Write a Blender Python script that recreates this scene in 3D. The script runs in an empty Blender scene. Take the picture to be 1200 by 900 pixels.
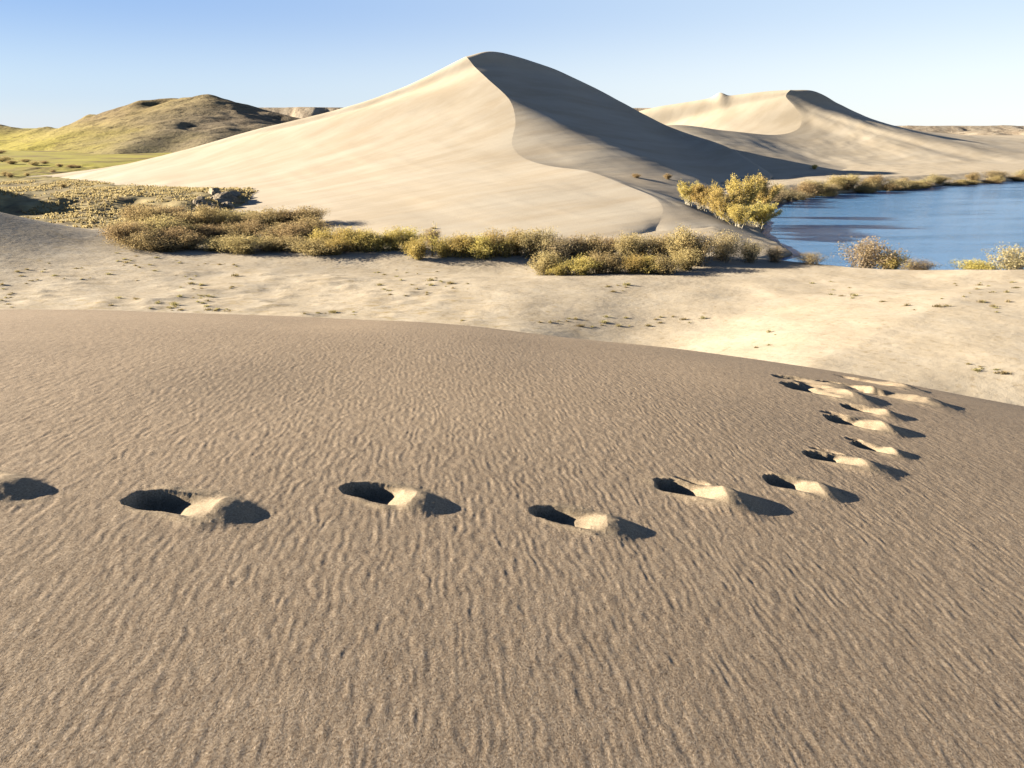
import bpy, math, random
import numpy as np
from mathutils import Vector
from mathutils.bvhtree import BVHTree

random.seed(7)
RNG = np.random.default_rng(7)
SC = bpy.context.scene
COL = SC.collection

# ------------------------------------------------------------------ camera
PITCH = math.radians(20.6)
CAM_Z = 16.0
FPX = 800.0                                   # focal length in pixels of a 1200 wide picture
cam_d = bpy.data.cameras.new("camera")
cam_d.sensor_width = 36.0
cam_d.lens = 36.0 * FPX / 1200.0
cam_d.clip_start = 0.05
cam_d.clip_end = 20000.0
cam = bpy.data.objects.new("camera", cam_d)
cam.location = (0, 0, CAM_Z)
cam.rotation_euler = (math.radians(90) - PITCH, 0, 0)
COL.objects.link(cam)
SC.camera = cam

# ------------------------------------------------------------------ light
SUN_ELEV = math.radians(16.0)
SUN_TO = Vector((-1.0, 0.12, 0.0)).normalized()          # horizontal direction towards the sun
sun_d = bpy.data.lights.new("sun", 'SUN')
sun_d.energy = 5.0
sun_d.angle = math.radians(0.5)
sun_d.color = (1.0, 0.91, 0.76)
sun = bpy.data.objects.new("sun", sun_d)
d = Vector((SUN_TO.x * math.cos(SUN_ELEV), SUN_TO.y * math.cos(SUN_ELEV), math.sin(SUN_ELEV)))
sun.rotation_euler = d.to_track_quat('Z', 'Y').to_euler()
sun.location = (-60, 10, 60)
COL.objects.link(sun)

world = bpy.data.worlds.new("World")
SC.world = world
world.use_nodes = True
wn, wl = world.node_tree.nodes, world.node_tree.links
wn.clear()
wo = wn.new('ShaderNodeOutputWorld')
bg = wn.new('ShaderNodeBackground')
sky = wn.new('ShaderNodeTexSky')
sky.sky_type = 'NISHITA'
sky.sun_disc = False
sky.sun_elevation = SUN_ELEV
sky.sun_rotation = math.atan2(SUN_TO.x, SUN_TO.y)
sky.altitude = 800
sky.air_density = 1.0
sky.dust_density = 0.4
sky.ozone_density = 2.0
SKY_STRENGTH = 0.10
EXPOSURE = 1.85
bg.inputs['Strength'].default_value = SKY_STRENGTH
tc = wn.new('ShaderNodeTexCoord')
wl.new(tc.outputs['Generated'], sky.inputs['Vector'])
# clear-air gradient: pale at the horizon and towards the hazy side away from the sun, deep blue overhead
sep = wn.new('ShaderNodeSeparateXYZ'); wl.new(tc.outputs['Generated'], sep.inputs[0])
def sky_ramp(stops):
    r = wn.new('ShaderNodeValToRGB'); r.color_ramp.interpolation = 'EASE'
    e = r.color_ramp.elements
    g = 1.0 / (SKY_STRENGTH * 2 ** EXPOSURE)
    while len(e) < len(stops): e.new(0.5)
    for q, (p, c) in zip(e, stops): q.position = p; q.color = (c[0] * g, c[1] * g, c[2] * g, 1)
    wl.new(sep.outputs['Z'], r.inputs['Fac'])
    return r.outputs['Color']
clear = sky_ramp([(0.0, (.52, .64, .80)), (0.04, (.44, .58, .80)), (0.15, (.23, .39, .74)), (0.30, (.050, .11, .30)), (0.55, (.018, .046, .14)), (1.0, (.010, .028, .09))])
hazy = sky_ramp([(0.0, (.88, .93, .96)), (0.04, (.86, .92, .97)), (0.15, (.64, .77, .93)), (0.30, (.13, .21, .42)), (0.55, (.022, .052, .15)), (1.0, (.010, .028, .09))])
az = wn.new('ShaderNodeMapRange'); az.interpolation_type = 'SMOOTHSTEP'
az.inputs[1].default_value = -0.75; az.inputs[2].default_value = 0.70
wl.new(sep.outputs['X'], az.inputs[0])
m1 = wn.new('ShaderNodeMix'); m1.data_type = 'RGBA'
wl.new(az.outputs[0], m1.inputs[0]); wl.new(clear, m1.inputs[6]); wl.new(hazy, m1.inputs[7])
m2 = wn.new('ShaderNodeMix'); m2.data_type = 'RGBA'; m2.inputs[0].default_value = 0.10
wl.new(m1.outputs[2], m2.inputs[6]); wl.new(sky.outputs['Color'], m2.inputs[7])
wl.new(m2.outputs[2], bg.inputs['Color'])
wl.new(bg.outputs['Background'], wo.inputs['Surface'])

SC.view_settings.view_transform = 'Standard'
SC.view_settings.look = 'None'
SC.view_settings.gamma = 1.0
SC.view_settings.use_curve_mapping = False
SC.view_settings.exposure = EXPOSURE
SC.render.engine = 'CYCLES'
SC.cycles.diffuse_bounces = 0

# ------------------------------------------------------------------ helpers
def ray_dir(px, py):
    a = (px - 600.0) / FPX
    b = (450.0 - py) / FPX
    return Vector((a, math.cos(PITCH) + b * math.sin(PITCH), -math.sin(PITCH) + b * math.cos(PITCH)))

def at(px, py, Y):
    """the point of the place seen at px,py when it stands Y metres ahead"""
    v = ray_dir(px, py)
    return Vector((0, 0, CAM_Z)) + v * (Y / v.y)

def atz(px, py, z):
    v = ray_dir(px, py)
    return Vector((0, 0, CAM_Z)) + v * ((z - CAM_Z) / v.z)

def link(o):
    COL.objects.link(o)
    return o

def tag(o, label=None, cat=None, group=None, kind=None):
    if label: o['label'] = label
    if cat: o['category'] = cat
    if group: o['group'] = group
    if kind: o['kind'] = kind
    return o

def np_mesh(name, verts, faces, mat, smooth=True, normals=None):
    verts = np.asarray(verts, np.float32); faces = np.asarray(faces, np.int32)
    me = bpy.data.meshes.new(name)
    k = faces.shape[1]
    me.vertices.add(len(verts)); me.vertices.foreach_set('co', verts.ravel())
    me.loops.add(faces.size); me.loops.foreach_set('vertex_index', faces.ravel())
    me.polygons.add(len(faces))
    me.polygons.foreach_set('loop_start', np.arange(0, faces.size, k, dtype=np.int32))
    me.polygons.foreach_set('loop_total', np.full(len(faces), k, np.int32))
    me.update(calc_edges=True)
    me.polygons.foreach_set('use_smooth', np.full(len(faces), smooth))
    if normals is not None:
        me.normals_split_custom_set_from_vertices(np.asarray(normals, np.float32).tolist())
    me.validate()
    for m in (mat if isinstance(mat, list) else [mat]):
        me.materials.append(m)
    return me

def obj(name, me, parent=None):
    o = link(bpy.data.objects.new(name, me))
    if parent: o.parent = parent
    return o

def empty(name, loc):
    o = link(bpy.data.objects.new(name, None))
    o.location = loc
    o.empty_display_size = 0.3
    return o

_PERM = np.random.default_rng(11).permutation(4096)
def _h(ix, iy):
    return _PERM[(_PERM[ix & 4095] + iy) & 4095] / 4096.0
def noise(x, y, seed=0):
    """smooth value noise in -1..1"""
    x = np.asarray(x, float) + seed * 37.31; y = np.asarray(y, float) + seed * 91.7
    ix = np.floor(x).astype(np.int64); iy = np.floor(y).astype(np.int64)
    fx = x - ix; fy = y - iy
    u = fx * fx * fx * (fx * (fx * 6 - 15) + 10); v = fy * fy * fy * (fy * (fy * 6 - 15) + 10)
    a = _h(ix, iy); b = _h(ix + 1, iy); c = _h(ix, iy + 1); e = _h(ix + 1, iy + 1)
    return 2 * (a * (1 - u) * (1 - v) + b * u * (1 - v) + c * (1 - u) * v + e * u * v) - 1
def fbm(x, y, seed=0, oct=4, gain=0.5):
    s = 0; amp = 1; t = 0
    for i in range(oct):
        s = s + amp * noise(x * 2 ** i, y * 2 ** i, seed + i * 5); t += amp; amp *= gain
    return s / t
def sstep(a, b, x):
    t = np.clip((x - a) / (b - a), 0, 1)
    return t * t * (3 - 2 * t)

def grid_faces(nu, nv, off=0, wrap=False):
    i = np.arange(nu - 1)[:, None]; j = np.arange(nv - 1)[None, :]
    a = (i * nv + j).ravel() + off
    return np.stack([a, a + nv, a + nv + 1, a + 1], 1)

# ------------------------------------------------------------------ materials
class N:
    def __init__(self, name):
        self.m = bpy.data.materials.new(name); self.m.use_nodes = True
        self.t = self.m.node_tree
        self.p = self.t.nodes['Principled BSDF']
        self.p.inputs['Roughness'].default_value = 0.9
        self.p.inputs['Specular IOR Level'].default_value = 0.15
        self.out = self.t.nodes['Material Output']
        self.geo = self.t.nodes.new('ShaderNodeNewGeometry')
    def new(self, t, **k):
        n = self.t.nodes.new(t)
        for a, b in k.items(): setattr(n, a, b)
        return n
    def l(self, a, b): self.t.links.new(a, b)
    def noise(self, scale, detail=4, rough=0.55, stretch=None, rot=0):
        n = self.new('ShaderNodeTexNoise')
        n.inputs['Scale'].default_value = scale; n.inputs['Detail'].default_value = detail
        n.inputs['Roughness'].default_value = rough
        if stretch:
            m = self.new('ShaderNodeMapping'); m.vector_type = 'TEXTURE'; m.inputs['Scale'].default_value = tuple(1.0 / q for q in stretch)
            m.inputs['Rotation'].default_value = (0, 0, rot)
            self.l(self.geo.outputs['Position'], m.inputs['Vector']); self.l(m.outputs['Vector'], n.inputs['Vector'])
        else:
            self.l(self.geo.outputs['Position'], n.inputs['Vector'])
        return n.outputs['Fac']
    def ramp(self, fac, stops):
        r = self.new('ShaderNodeValToRGB')
        e = r.color_ramp.elements
        e[0].position, e[0].color = stops[0][0], (*stops[0][1], 1)
        e[1].position, e[1].color = stops[-1][0], (*stops[-1][1], 1)
        for p, c in stops[1:-1]:
            x = e.new(p); x.color = (*c, 1)
        self.l(fac, r.inputs['Fac'])
        return r.outputs['Color']
    def mix(self, a, b, fac, mode='MIX'):
        n = self.new('ShaderNodeMix', data_type='RGBA', blend_type=mode)
        for s, v in ((n.inputs[6], a), (n.inputs[7], b), (n.inputs[0], fac)):
            if hasattr(v, 'is_output'): self.l(v, s)
            elif isinstance(v, tuple): s.default_value = (*v, 1)
            else: s.default_value = v
        return n.outputs[2]
    def math(self, op, a, b=0.0, c=None):
        n = self.new('ShaderNodeMath', operation=op)
        for s, v in zip(n.inputs, (a, b, c)):
            if v is None: continue
            if hasattr(v, 'is_output'): self.l(v, s)
            else: s.default_value = v
        return n.outputs[0]
    def maprange(self, v, a, b, c=0.0, d=1.0):
        n = self.new('ShaderNodeMapRange')
        self.l(v, n.inputs[0])
        for i, q in enumerate((a, b, c, d)): n.inputs[i + 1].default_value = q
        return n.outputs[0]
    def bump(self, h, dist, strength=1.0, prev=None):
        n = self.new('ShaderNodeBump')
        n.inputs['Distance'].default_value = dist
        if hasattr(strength, 'is_output'): self.l(strength, n.inputs['Strength'])
        else: n.inputs['Strength'].default_value = strength
        self.l(h, n.inputs['Height'])
        if prev: self.l(prev, n.inputs['Normal'])
        return n.outputs['Normal']
    def color(self, c):
        if hasattr(c, 'is_output'): self.l(c, self.p.inputs['Base Color'])
        else: self.p.inputs['Base Color'].default_value = (*c, 1)
    def normal(self, n): self.l(n, self.p.inputs['Normal'])
    def xyz(self):
        s = self.new('ShaderNodeSeparateXYZ'); self.l(self.geo.outputs['Position'], s.inputs[0]); return s.outputs

def mat_near_sand():
    n = N("near_sand")
    grain = n.noise(125, 4, 0.75)
    mott = n.noise(16, 3, 0.5, (1, 0.6, 1))
    big = n.noise(0.7, 3)
    c = n.ramp(grain, [(0.34, (0.17, 0.115, 0.07)), (0.45, (0.365, 0.270, 0.178)), (0.55, (0.438, 0.333, 0.228)), (0.65, (0.62, 0.49, 0.345))])
    c = n.mix(c, (0.88, 0.87, 0.86), n.maprange(mott, 0.35, 0.65, 0.0, 1.0), 'MULTIPLY')
    c = n.mix(c, (0.92, 0.92, 0.92), n.maprange(big, 0.35, 0.65), 'MULTIPLY')
    fresh = n.ramp(grain, [(0.34, (0.20, 0.148, 0.092)), (0.45, (0.33, 0.25, 0.162)), (0.56, (0.37, 0.288, 0.19)), (0.66, (0.50, 0.405, 0.285))])
    at_ = n.new('ShaderNodeAttribute', attribute_name='loose')
    c = n.mix(c, fresh, at_.outputs['Fac'])                  # pale fresh sand dug out by the steps
    n.color(c)
    b = n.bump(n.noise(55, 4, 0.6), 0.004, 0.45)
    b = n.bump(grain, 0.003, 0.7, b)
    n.normal(b)
    return n.m

def mat_dune(name, base, dark, veg=0.0):
    n = N(name)
    streak = n.noise(0.16, 6, 0.6, (0.20, 1.0, 0.5), math.radians(38))
    c = n.mix(dark, base, n.maprange(streak, 0.38, 0.60))
    big = n.noise(0.03, 4)
    c = n.mix(c, (0.94, 0.92, 0.89), n.maprange(big, 0.4, 0.7), 'MULTIPLY')
    n.color(c)
    b = n.bump(n.noise(0.28, 6, 0.6, (0.16, 1.0, 0.5), math.radians(38)), 0.5, 0.22)
    b = n.bump(n.noise(5, 3, 0.6), 0.08, 0.35, b)
    n.normal(b)
    return n.m

def mat_flat_sand():
    """sand of the hollow between the dunes; dry grass where the terrace begins"""
    n = N("hollow_sand")
    x, y, z = n.xyz()
    s = n.noise(0.35, 6, 0.62)
    sand = n.ramp(s, [(0.3, (0.43, 0.35, 0.245)), (0.5, (0.49, 0.405, 0.29)), (0.7, (0.53, 0.45, 0.335))])
    fine = n.noise(2.2, 5, 0.65)
    sand = n.mix(sand, (0.78, 0.72, 0.62), n.maprange(fine, 0.55, 0.72), 'MULTIPLY')
    dry = n.maprange(n.noise(1.1, 6, 0.72, (0.45, 1.5, 1.0)), 0.53, 0.64)
    band = n.math('MULTIPLY', n.maprange(x, 14.0, -6.0), n.maprange(n.noise(0.12, 3), 0.40, 0.58))
    sand = n.mix(sand, (0.36, 0.265, 0.135), n.math('MULTIPLY', n.math('MULTIPLY', dry, band), 0.8))   # straw litter blown over the hollow
    g = n.noise(0.22, 6, 0.7)
    grass = n.ramp(g, [(0.32, (0.18, 0.13, 0.07)), (0.46, (0.31, 0.24, 0.12)), (0.60, (0.42, 0.34, 0.17)), (0.75, (0.48, 0.40, 0.25))])
    far = n.noise(0.035, 7, 0.7)
    green = n.ramp(far, [(0.35, (0.17, 0.115, 0.05)), (0.47, (0.30, 0.25, 0.055)), (0.58, (0.36, 0.315, 0.05)), (0.7, (0.42, 0.33, 0.13))])
    wob = n.math('MULTIPLY', n.math('SUBTRACT', n.noise(0.08, 4), 0.5), 36.0)
    yy = n.math('ADD', y, wob)
    left = n.maprange(n.math('ADD', x, wob), 30.0, -5.0)
    ft = n.math('MULTIPLY', n.maprange(yy, 92, 104), left)
    c = n.mix(sand, grass, ft)
    c = n.mix(c, green, n.math('MULTIPLY', n.maprange(yy, 190, 215), left))
    wet = n.math('MULTIPLY', n.maprange(z, 0.32, 0.12), n.maprange(x, 20.0, 30.0))
    c = n.mix(c, (0.45, 0.42, 0.40), wet, 'MULTIPLY')        # damp sand along the water
    n.color(c)
    b = n.bump(n.noise(1.3, 4, 0.5, (1, 1.6, 1)), 0.25, 0.22)
    n.normal(n.bump(n.noise(14, 3, 0.6), 0.03, 0.4, b))
    return n.m

def mat_hill():
    n = N("grassy_hill")
    x, y, z = n.xyz()
    a = n.noise(0.012, 6, 0.62)
    c = n.ramp(a, [(0.3, (0.17, 0.12, 0.065)), (0.47, (0.27, 0.20, 0.085)), (0.6, (0.34, 0.26, 0.10)), (0.75, (0.38, 0.30, 0.16))])
    low = n.maprange(n.math('ADD', z, n.math('MULTIPLY', a, 20.0)), 30.0, 14.0)
    c = n.mix(c, (0.41, 0.345, 0.045), n.math('MULTIPLY', low, 0.75))
    sp = n.noise(0.12, 5, 0.75)
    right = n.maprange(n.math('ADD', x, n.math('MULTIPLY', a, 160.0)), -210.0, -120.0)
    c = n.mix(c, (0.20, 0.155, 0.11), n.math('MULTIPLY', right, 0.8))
    c = n.mix(c, (0.36, 0.32, 0.30), n.maprange(sp, 0.52, 0.66), 'MULTIPLY')
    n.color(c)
    b = n.bump(n.noise(0.05, 7, 0.7), 6.0, 0.5)
    n.normal(n.bump(sp, 1.5, 0.5, b))
    return n.m

def mat_rock(name, c0, c1, c2):
    n = N(name)
    c = n.ramp(n.noise(0.05 if 'cliff' in name else 1.4, 6, 0.7), [(0.3, c0), (0.5, c1), (0.7, c2)])
    n.color(c)
    n.normal(n.bump(n.noise(0.08 if 'cliff' in name else 3.0, 6, 0.7), 8.0 if 'cliff' in name else 0.3, 0.6))
    return n.m

def mat_water():
    n = N("lake_water")
    n.color((0.10, 0.24, 0.44))
    n.p.inputs['Specular IOR Level'].default_value = 0.35
    n.p.inputs['IOR'].default_value = 1.33
    patch = n.noise(0.05, 6, 0.68, (0.35, 2.2, 1.0), math.radians(8))
    rough = n.maprange(patch, 0.40, 0.60, 0.06, 0.16)
    n.l(rough, n.p.inputs['Roughness'])
    w = n.noise(0.7, 6, 0.7, (0.55, 1.5, 1.0), math.radians(-12))
    w2 = n.noise(5.0, 3, 0.6, (0.6, 1.2, 1.0))
    b = n.bump(w, 0.6, n.maprange(patch, 0.40, 0.60, 0.42, 0.14))
    n.normal(n.bump(w2, 0.06, 0.6, b))
    return n.m

def mat_leaf(name, cs, trans=0.45):
    n = N(name)
    info = n.new('ShaderNodeObjectInfo')
    v = n.noise(2.2, 3, 0.6)
    c = n.ramp(v, [(0.3, cs[0]), (0.5, cs[1]), (0.7, cs[2])])
    hs = n.new('ShaderNodeHueSaturation')
    n.l(c, hs.inputs['Color'])
    n.l(n.maprange(info.outputs['Random'], 0, 1, 0.485, 0.515), hs.inputs['Hue'])
    n.l(n.maprange(info.outputs['Random'], 0, 1, 0.92, 1.28), hs.inputs['Value'])
    n.color(hs.outputs['Color'])
    tr = n.new('ShaderNodeBsdfTranslucent'); n.l(hs.outputs['Color'], tr.inputs['Color'])
    ms = n.new('ShaderNodeMixShader'); ms.inputs[0].default_value = trans
    n.l(n.p.outputs[0], ms.inputs[1]); n.l(tr.outputs[0], ms.inputs[2]); n.l(ms.outputs[0], n.out.inputs['Surface'])
    return n.m

def mat_twig(name, c0, c1):
    n = N(name)
    n.color(n.ramp(n.noise(3.0, 3), [(0.35, c0), (0.65, c1)]))
    return n.m

M = dict(
    near=mat_near_sand(),
    great=mat_dune("great_dune_sand", (0.54, 0.465, 0.355), (0.48, 0.395, 0.285)),
    rear=mat_dune("rear_dune_sand", (0.53, 0.45, 0.335), (0.47, 0.39, 0.28)),
    flat=mat_flat_sand(), hill=mat_hill(), water=mat_water(),
    cliff=mat_rock("cliff_rock", (0.20, 0.15, 0.105), (0.32, 0.255, 0.18), (0.46, 0.39, 0.29)),
    rock=mat_rock("bank_rock", (0.17, 0.13, 0.09), (0.32, 0.255, 0.175), (0.47, 0.39, 0.28)),
    driftwood=mat_twig("bleached_wood", (0.42, 0.35, 0.26), (0.5, 0.43, 0.33)),
    olive=mat_leaf("olive_brown_leaves", [(0.32, 0.225, 0.095), (0.48, 0.355, 0.16), (0.60, 0.47, 0.24)]),
    yellow=mat_leaf("yellow_green_leaves", [(0.44, 0.325, 0.08), (0.62, 0.475, 0.14), (0.72, 0.58, 0.24)]),
    grey=mat_leaf("grey_tan_leaves", [(0.34, 0.25, 0.12), (0.50, 0.385, 0.20), (0.60, 0.49, 0.28)]),
    gold=mat_leaf("golden_leaves", [(0.48, 0.35, 0.08), (0.66, 0.50, 0.15), (0.76, 0.61, 0.26)]),
    straw=mat_leaf("dry_grass_blades", [(0.34, 0.26, 0.11), (0.48, 0.39, 0.18), (0.57, 0.47, 0.25)]),
    twig=mat_twig("brown_twigs", (0.20, 0.15, 0.10), (0.32, 0.26, 0.18)),
    pale=mat_twig("pale_stems", (0.38, 0.33, 0.24), (0.52, 0.46, 0.36)),
)

# ------------------------------------------------------------------ the foreground dune and the footprints in it
DSX, DSXX, DA, DAXY, DB, DC3 = 0.0761, 0.00676, 0.01314, 0.00198, -0.0033, 2.94e-5
def dune_smooth(x, y):
    yp = np.maximum(y, 0)
    q = DSX * x + DSXX * x * x + DA * y * y + DAXY * x * np.maximum(y, -10) + DB * y + DC3 * yp ** 3
    q = q + 0.085 * x * np.exp(-(yp / 3.0) ** 2) * np.clip(1.0 - np.abs(x) / 12, 0, 1)
    return 14.4 - q

def dune_hit(px, py):
    v = ray_dir(px, py)
    t = 0.5
    for i in range(4000):
        p = Vector((0, 0, CAM_Z)) + v * t
        if p.z < float(dune_smooth(p.x, p.y)): break
        t += 0.01
    return p

# each print: pit centre px,py ; length along the slide, width ; heading (deg from +x) ; depth ; mound height, mound reach ; seed
PRINTS = [
    ((-52, 564), 0.46, 0.100, -2, 0.085, 0.055, "footprint cut off by the left edge of the picture, only its mound shadow showing"),
    ((206, 589), 0.42, 0.095, -1, 0.090, 0.045, "footprint with a bright round far wall, second from the left"),
    ((447, 579), 0.36, 0.090, -6, 0.085, 0.045, "footprint with a dark oval pit and pointed shadow, third from the left"),
    ((668, 606), 0.36, 0.085, -6, 0.075, 0.045, "low footprint nearest the bottom, left of the biggest one"),
    ((808, 574), 0.38, 0.105, -10, 0.090, 0.065, "biggest footprint, with a long smooth spill of sand below it"),
    ((928, 567), 0.30, 0.10, -8, 0.070, 0.045, "compact round footprint just right of the biggest one"),
    ((978, 535), 0.36, 0.105, -10, 0.080, 0.050, "footprint with a broad spilled tongue of sand, above the compact round one"),
    ((1024, 521), 0.26, 0.095, -14, 0.070, 0.040, "small rounded footprint with a curled shadow at the right of the trail"),
    ((1000, 491), 0.42, 0.150, -8, 0.085, 0.065, "long shallow footprint with a ragged shadow, below the short slim one"),
    ((1012, 479), 0.36, 0.12, -12, 0.070, 0.055, "short slim footprint just above the long shallow one with the ragged shadow"),
    ((955, 457), 0.60, 0.28, -10, 0.095, 0.070, "long trench-like footprint at the upper left bend of the trail"),
    ((938, 446), 0.58, 0.18, -10, 0.055, 0.040, "thin dark-edged footprint farthest left where the trail bends on the brow"),
    ((990, 453), 0.52, 0.20, -10, 0.080, 0.060, "shallow footprint between the long trench and the brow of the dune"),
    ((1018, 447), 0.60, 0.32, -8, 0.085, 0.065, "broad bright footprint at the very top of the trail on the brow"),
    ((1040, 463), 0.64, 0.28, -10, 0.090, 0.065, "bright footprint farthest right on the brow, its thin shadow pointing right"),
]
GASH = {4: (0.05, 1.25), 6: (-0.05, 1.5), 8: (-0.2, 1.3), 10: (0.1, 1.2), 13: (-0.3, 0.9), 14: (-0.4, 0.8), 7: (-0.35, 1.4)}   # steps with a double mark
prints = []
for (pp, L, W, hd, dep, mnd, lab) in PRINTS:
    p = dune_hit(*pp)
    tail, spill = (1.0, 0.6) if 'spill' in lab else (0.55, 0.30)
    prints.append(dict(x=p.x, y=p.y, L=L, W=W, a=math.radians(hd), dep=dep, mnd=mnd * 0.74, tail=tail, spill=spill, gash=(GASH.get(len(prints))), label=lab))

def print_field(x, y, P, i):
    """height change made by one step and how far it smooths the ripples away"""
    ca, sa = math.cos(P['a']), math.sin(P['a'])
    dx, dy = x - P['x'], y - P['y']
    u = dx * ca + dy * sa; v = -dx * sa + dy * ca
    n1 = noise(dx * 8, dy * 8, 40 + i) * 0.13 + noise(dx * 26, dy * 26, 60 + i) * 0.02
    L, W, T = P['L'], P['W'], P['tail']
    s = u / (L / 2)                                           # -1 at the heel end, +1 where the ramp tops out
    v = v + 0.25 * W * (s + 0.5) * (s > -0.5)
    k = 0.10 * noise(dx * 9, dy * 9, 20 + i)
    prof = np.interp(s + k, [-1.06, -0.80, -0.15, 0.20, 0.92, 1.06, 1.06 + T * 0.5, 1.06 + T],
                     [0, -P['dep'], -P['dep'] * 0.95, -P['dep'] * 0.45, P['mnd'] * 0.96, P['mnd'], P['mnd'] * 0.42, 0.0])
    halfw = W * np.interp(s, [-1.1, -0.9, -0.5, 0.0, 0.6, 1.1, 1.3 + T], [0.25, 0.72, 0.95, 1.0, 1.12, 1.2, 0.8])
    wv = np.abs(v) / halfw + n1
    pit = np.minimum(prof, 0) * (1 - sstep(0.72, 1.0, wv))
    # the pushed-up heap: the ramp climbs to it, its far side falls away as a round cone
    du = np.maximum(u - L * 0.5, 0) / (L * 0.5 * (0.45 + 0.75 * T))
    rv = np.abs(v) / (W * 1.35)
    ramp = np.where(s + k < 1.06, np.maximum(prof, 0), P['mnd'])
    up = ramp * (1 - sstep(0.12, 1.15, np.sqrt(du ** 2 + rv ** 2) - 0.6 * n1))
    # sand spilt on the near side
    su = (u - L * 0.42) / (L * (0.38 + 0.3 * T)); sv = (v + W * 1.1) / (W * 1.2)
    spill = P['spill'] * P['mnd'] * (1 - sstep(0.0, 1.0, np.sqrt(su ** 2 + sv ** 2) + n1))
    # a second, shallower gash left by the trailing foot
    if P['gash']:
        gu = (u - L * P['gash'][0]) / (L * 0.32); gv = (v - W * P['gash'][1]) / (W * 0.34)
        pit = pit - 0.045 * (1 - sstep(0.35, 1.0, np.sqrt(gu ** 2 + gv ** 2) + n1))
    lip = 0.007 * np.exp(-((wv - 1.2) / 0.22) ** 2) * (1 - sstep(0.25, 0.95, np.abs(s)))
    e = np.sqrt((u - L * 0.22) ** 2 / (L * (0.74 + 0.28 * T)) ** 2 + v ** 2 / (W * 2.0) ** 2) + n1 * 0.6
    smooth = 1 - sstep(0.60, 1.0, e)
    crumbs = 0.004 * np.clip(noise(dx * 62, dy * 62, 80 + i) - 0.52, 0, 1) * (1 - sstep(0.8, 1.3, e)) * (s > 0.1) * (pit > -0.005)
    return (pit + up + spill + lip + crumbs) * (1 - sstep(1.05, 1.35, e)), smooth, e

def ripples(x, y):
    xr = x + 0.12 * y
    w = 0.020 * noise(x * 9, y * 6, 3) + 0.012 * noise(x * 22, y * 14, 4)
    ph = 2 * math.pi * (xr + w) / 0.043
    amp = np.clip(0.55 + 0.65 * noise(x * 17, y * 13, 5), 0.0, 1.2)
    c = np.sin(ph) * amp
    t = noise(xr * 38, y * 22, 7) + 0.7 * noise(xr * 60, y * 38, 8)
    med = noise(xr * 21, y * 14, 15)
    return (0.00072 * c + 0.00090 * t + 0.0006 * med) * (0.58 + 0.42 * sstep(1.2, 3.2, y))

fine = np.linspace(-0.80, 0.80, 1080)
thL = np.concatenate([-np.linspace(math.pi, 0.83, 46), fine, np.linspace(0.83, math.pi, 46)])
rr = np.concatenate([[0.05, 0.25, 0.45, 0.6], np.geomspace(0.75, 13.5, 740), np.geomspace(14.2, 60, 30)])
RR, TT = np.meshgrid(rr, thL, indexing='ij')
gx = RR * np.sin(TT); gy = RR * np.cos(TT)
gz = dune_smooth(gx, gy)
gz = gz + 0.03 * noise(gx * 0.5, gy * 0.5, 21) * sstep(2, 6, RR)
rip = ripples(gx, gy) * (1 - sstep(11, 16, RR)) * (np.abs(TT) < 0.95)
dzs = np.zeros_like(gx); smo = np.zeros_like(gx)
own = np.full(gx.shape, -1); ebest = np.full(gx.shape, 1.0)
for i, P in enumerate(prints):
    near = (gx - P['x']) ** 2 + (gy - P['y']) ** 2 < 1.2
    if not near.any(): continue
    dz, sm, e = print_field(gx[near], gy[near], P, i)
    dzs[near] += dz; smo[near] = np.maximum(smo[near], sm)
    cur = ebest[near]; oo = own[near]
    m = e < cur
    oo[m] = i; cur[m] = e[m]; own[near] = oo; ebest[near] = cur
gz = gz + dzs + rip * (1 - 0.85 * smo) + smo * (0.004 * noise(gx * 10, gy * 10, 31) + 0.0010 * noise(gx * 34, gy * 34, 32))
gz = np.maximum(gz, -6.0)
V = np.stack([gx, gy, gz], -1)
du = np.gradient(V, axis=0); dv = np.gradient(V, axis=1)
nr = np.cross(dv, du); nr /= np.maximum(np.linalg.norm(nr, axis=-1, keepdims=True), 1e-12)
nr *= np.sign(nr[..., 2:3] + 1e-9)
nr = nr.reshape(-1, 3)
verts = V.reshape(-1, 3)
F = grid_faces(len(rr), len(thL))[:, ::-1]
fo = own.ravel()
loose = (smo * 0.9).ravel()
fown = np.where((fo[F] == fo[F[:, :1]]).all(1), fo[F[:, 0]], -1)

def submesh(name, faces, mat, origin=(0, 0, 0)):
    idx, inv = np.unique(faces.ravel(), return_inverse=True)
    me = np_mesh(name, verts[idx] - np.asarray(origin), inv.reshape(faces.shape), mat, True, nr[idx])
    a = me.attributes.new('loose', 'FLOAT', 'POINT')
    a.data.foreach_set('value', loose[idx].astype(np.float32))
    return me

tag(obj('foreground_dune', submesh('foreground_dune', F[fown < 0], M['near'])), kind='structure')
for i, P in enumerate(prints):
    fs = F[fown == i]
    if not len(fs): continue
    o3 = (P['x'], P['y'], float(dune_smooth(P['x'], P['y'])))
    o = obj('footprint', submesh('footprint', fs, M['near'], o3))
    o.location = o3
    tag(o, P['label'], 'footprint', 'footprints across the foreground dune')

# ------------------------------------------------------------------ the valley floor, one sheet out to the horizon
SHORE = np.array([[0, 0]])
shore_px = [(880, 310), (925, 298), (905, 283), (893, 268), (896, 255), (903, 243), (940, 232), (985, 227), (1050, 222), (1120, 217), (1200, 211.5)]
pts = [atz(px, py, 0.0) for px, py in shore_px]
pts = [(p.x, p.y) for p in pts] + [(330, 246), (480, 210), (480, 95), (210, 80), (120, 75), (70, 75), (40, 77.5)]
SHORE = np.array(pts)

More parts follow.
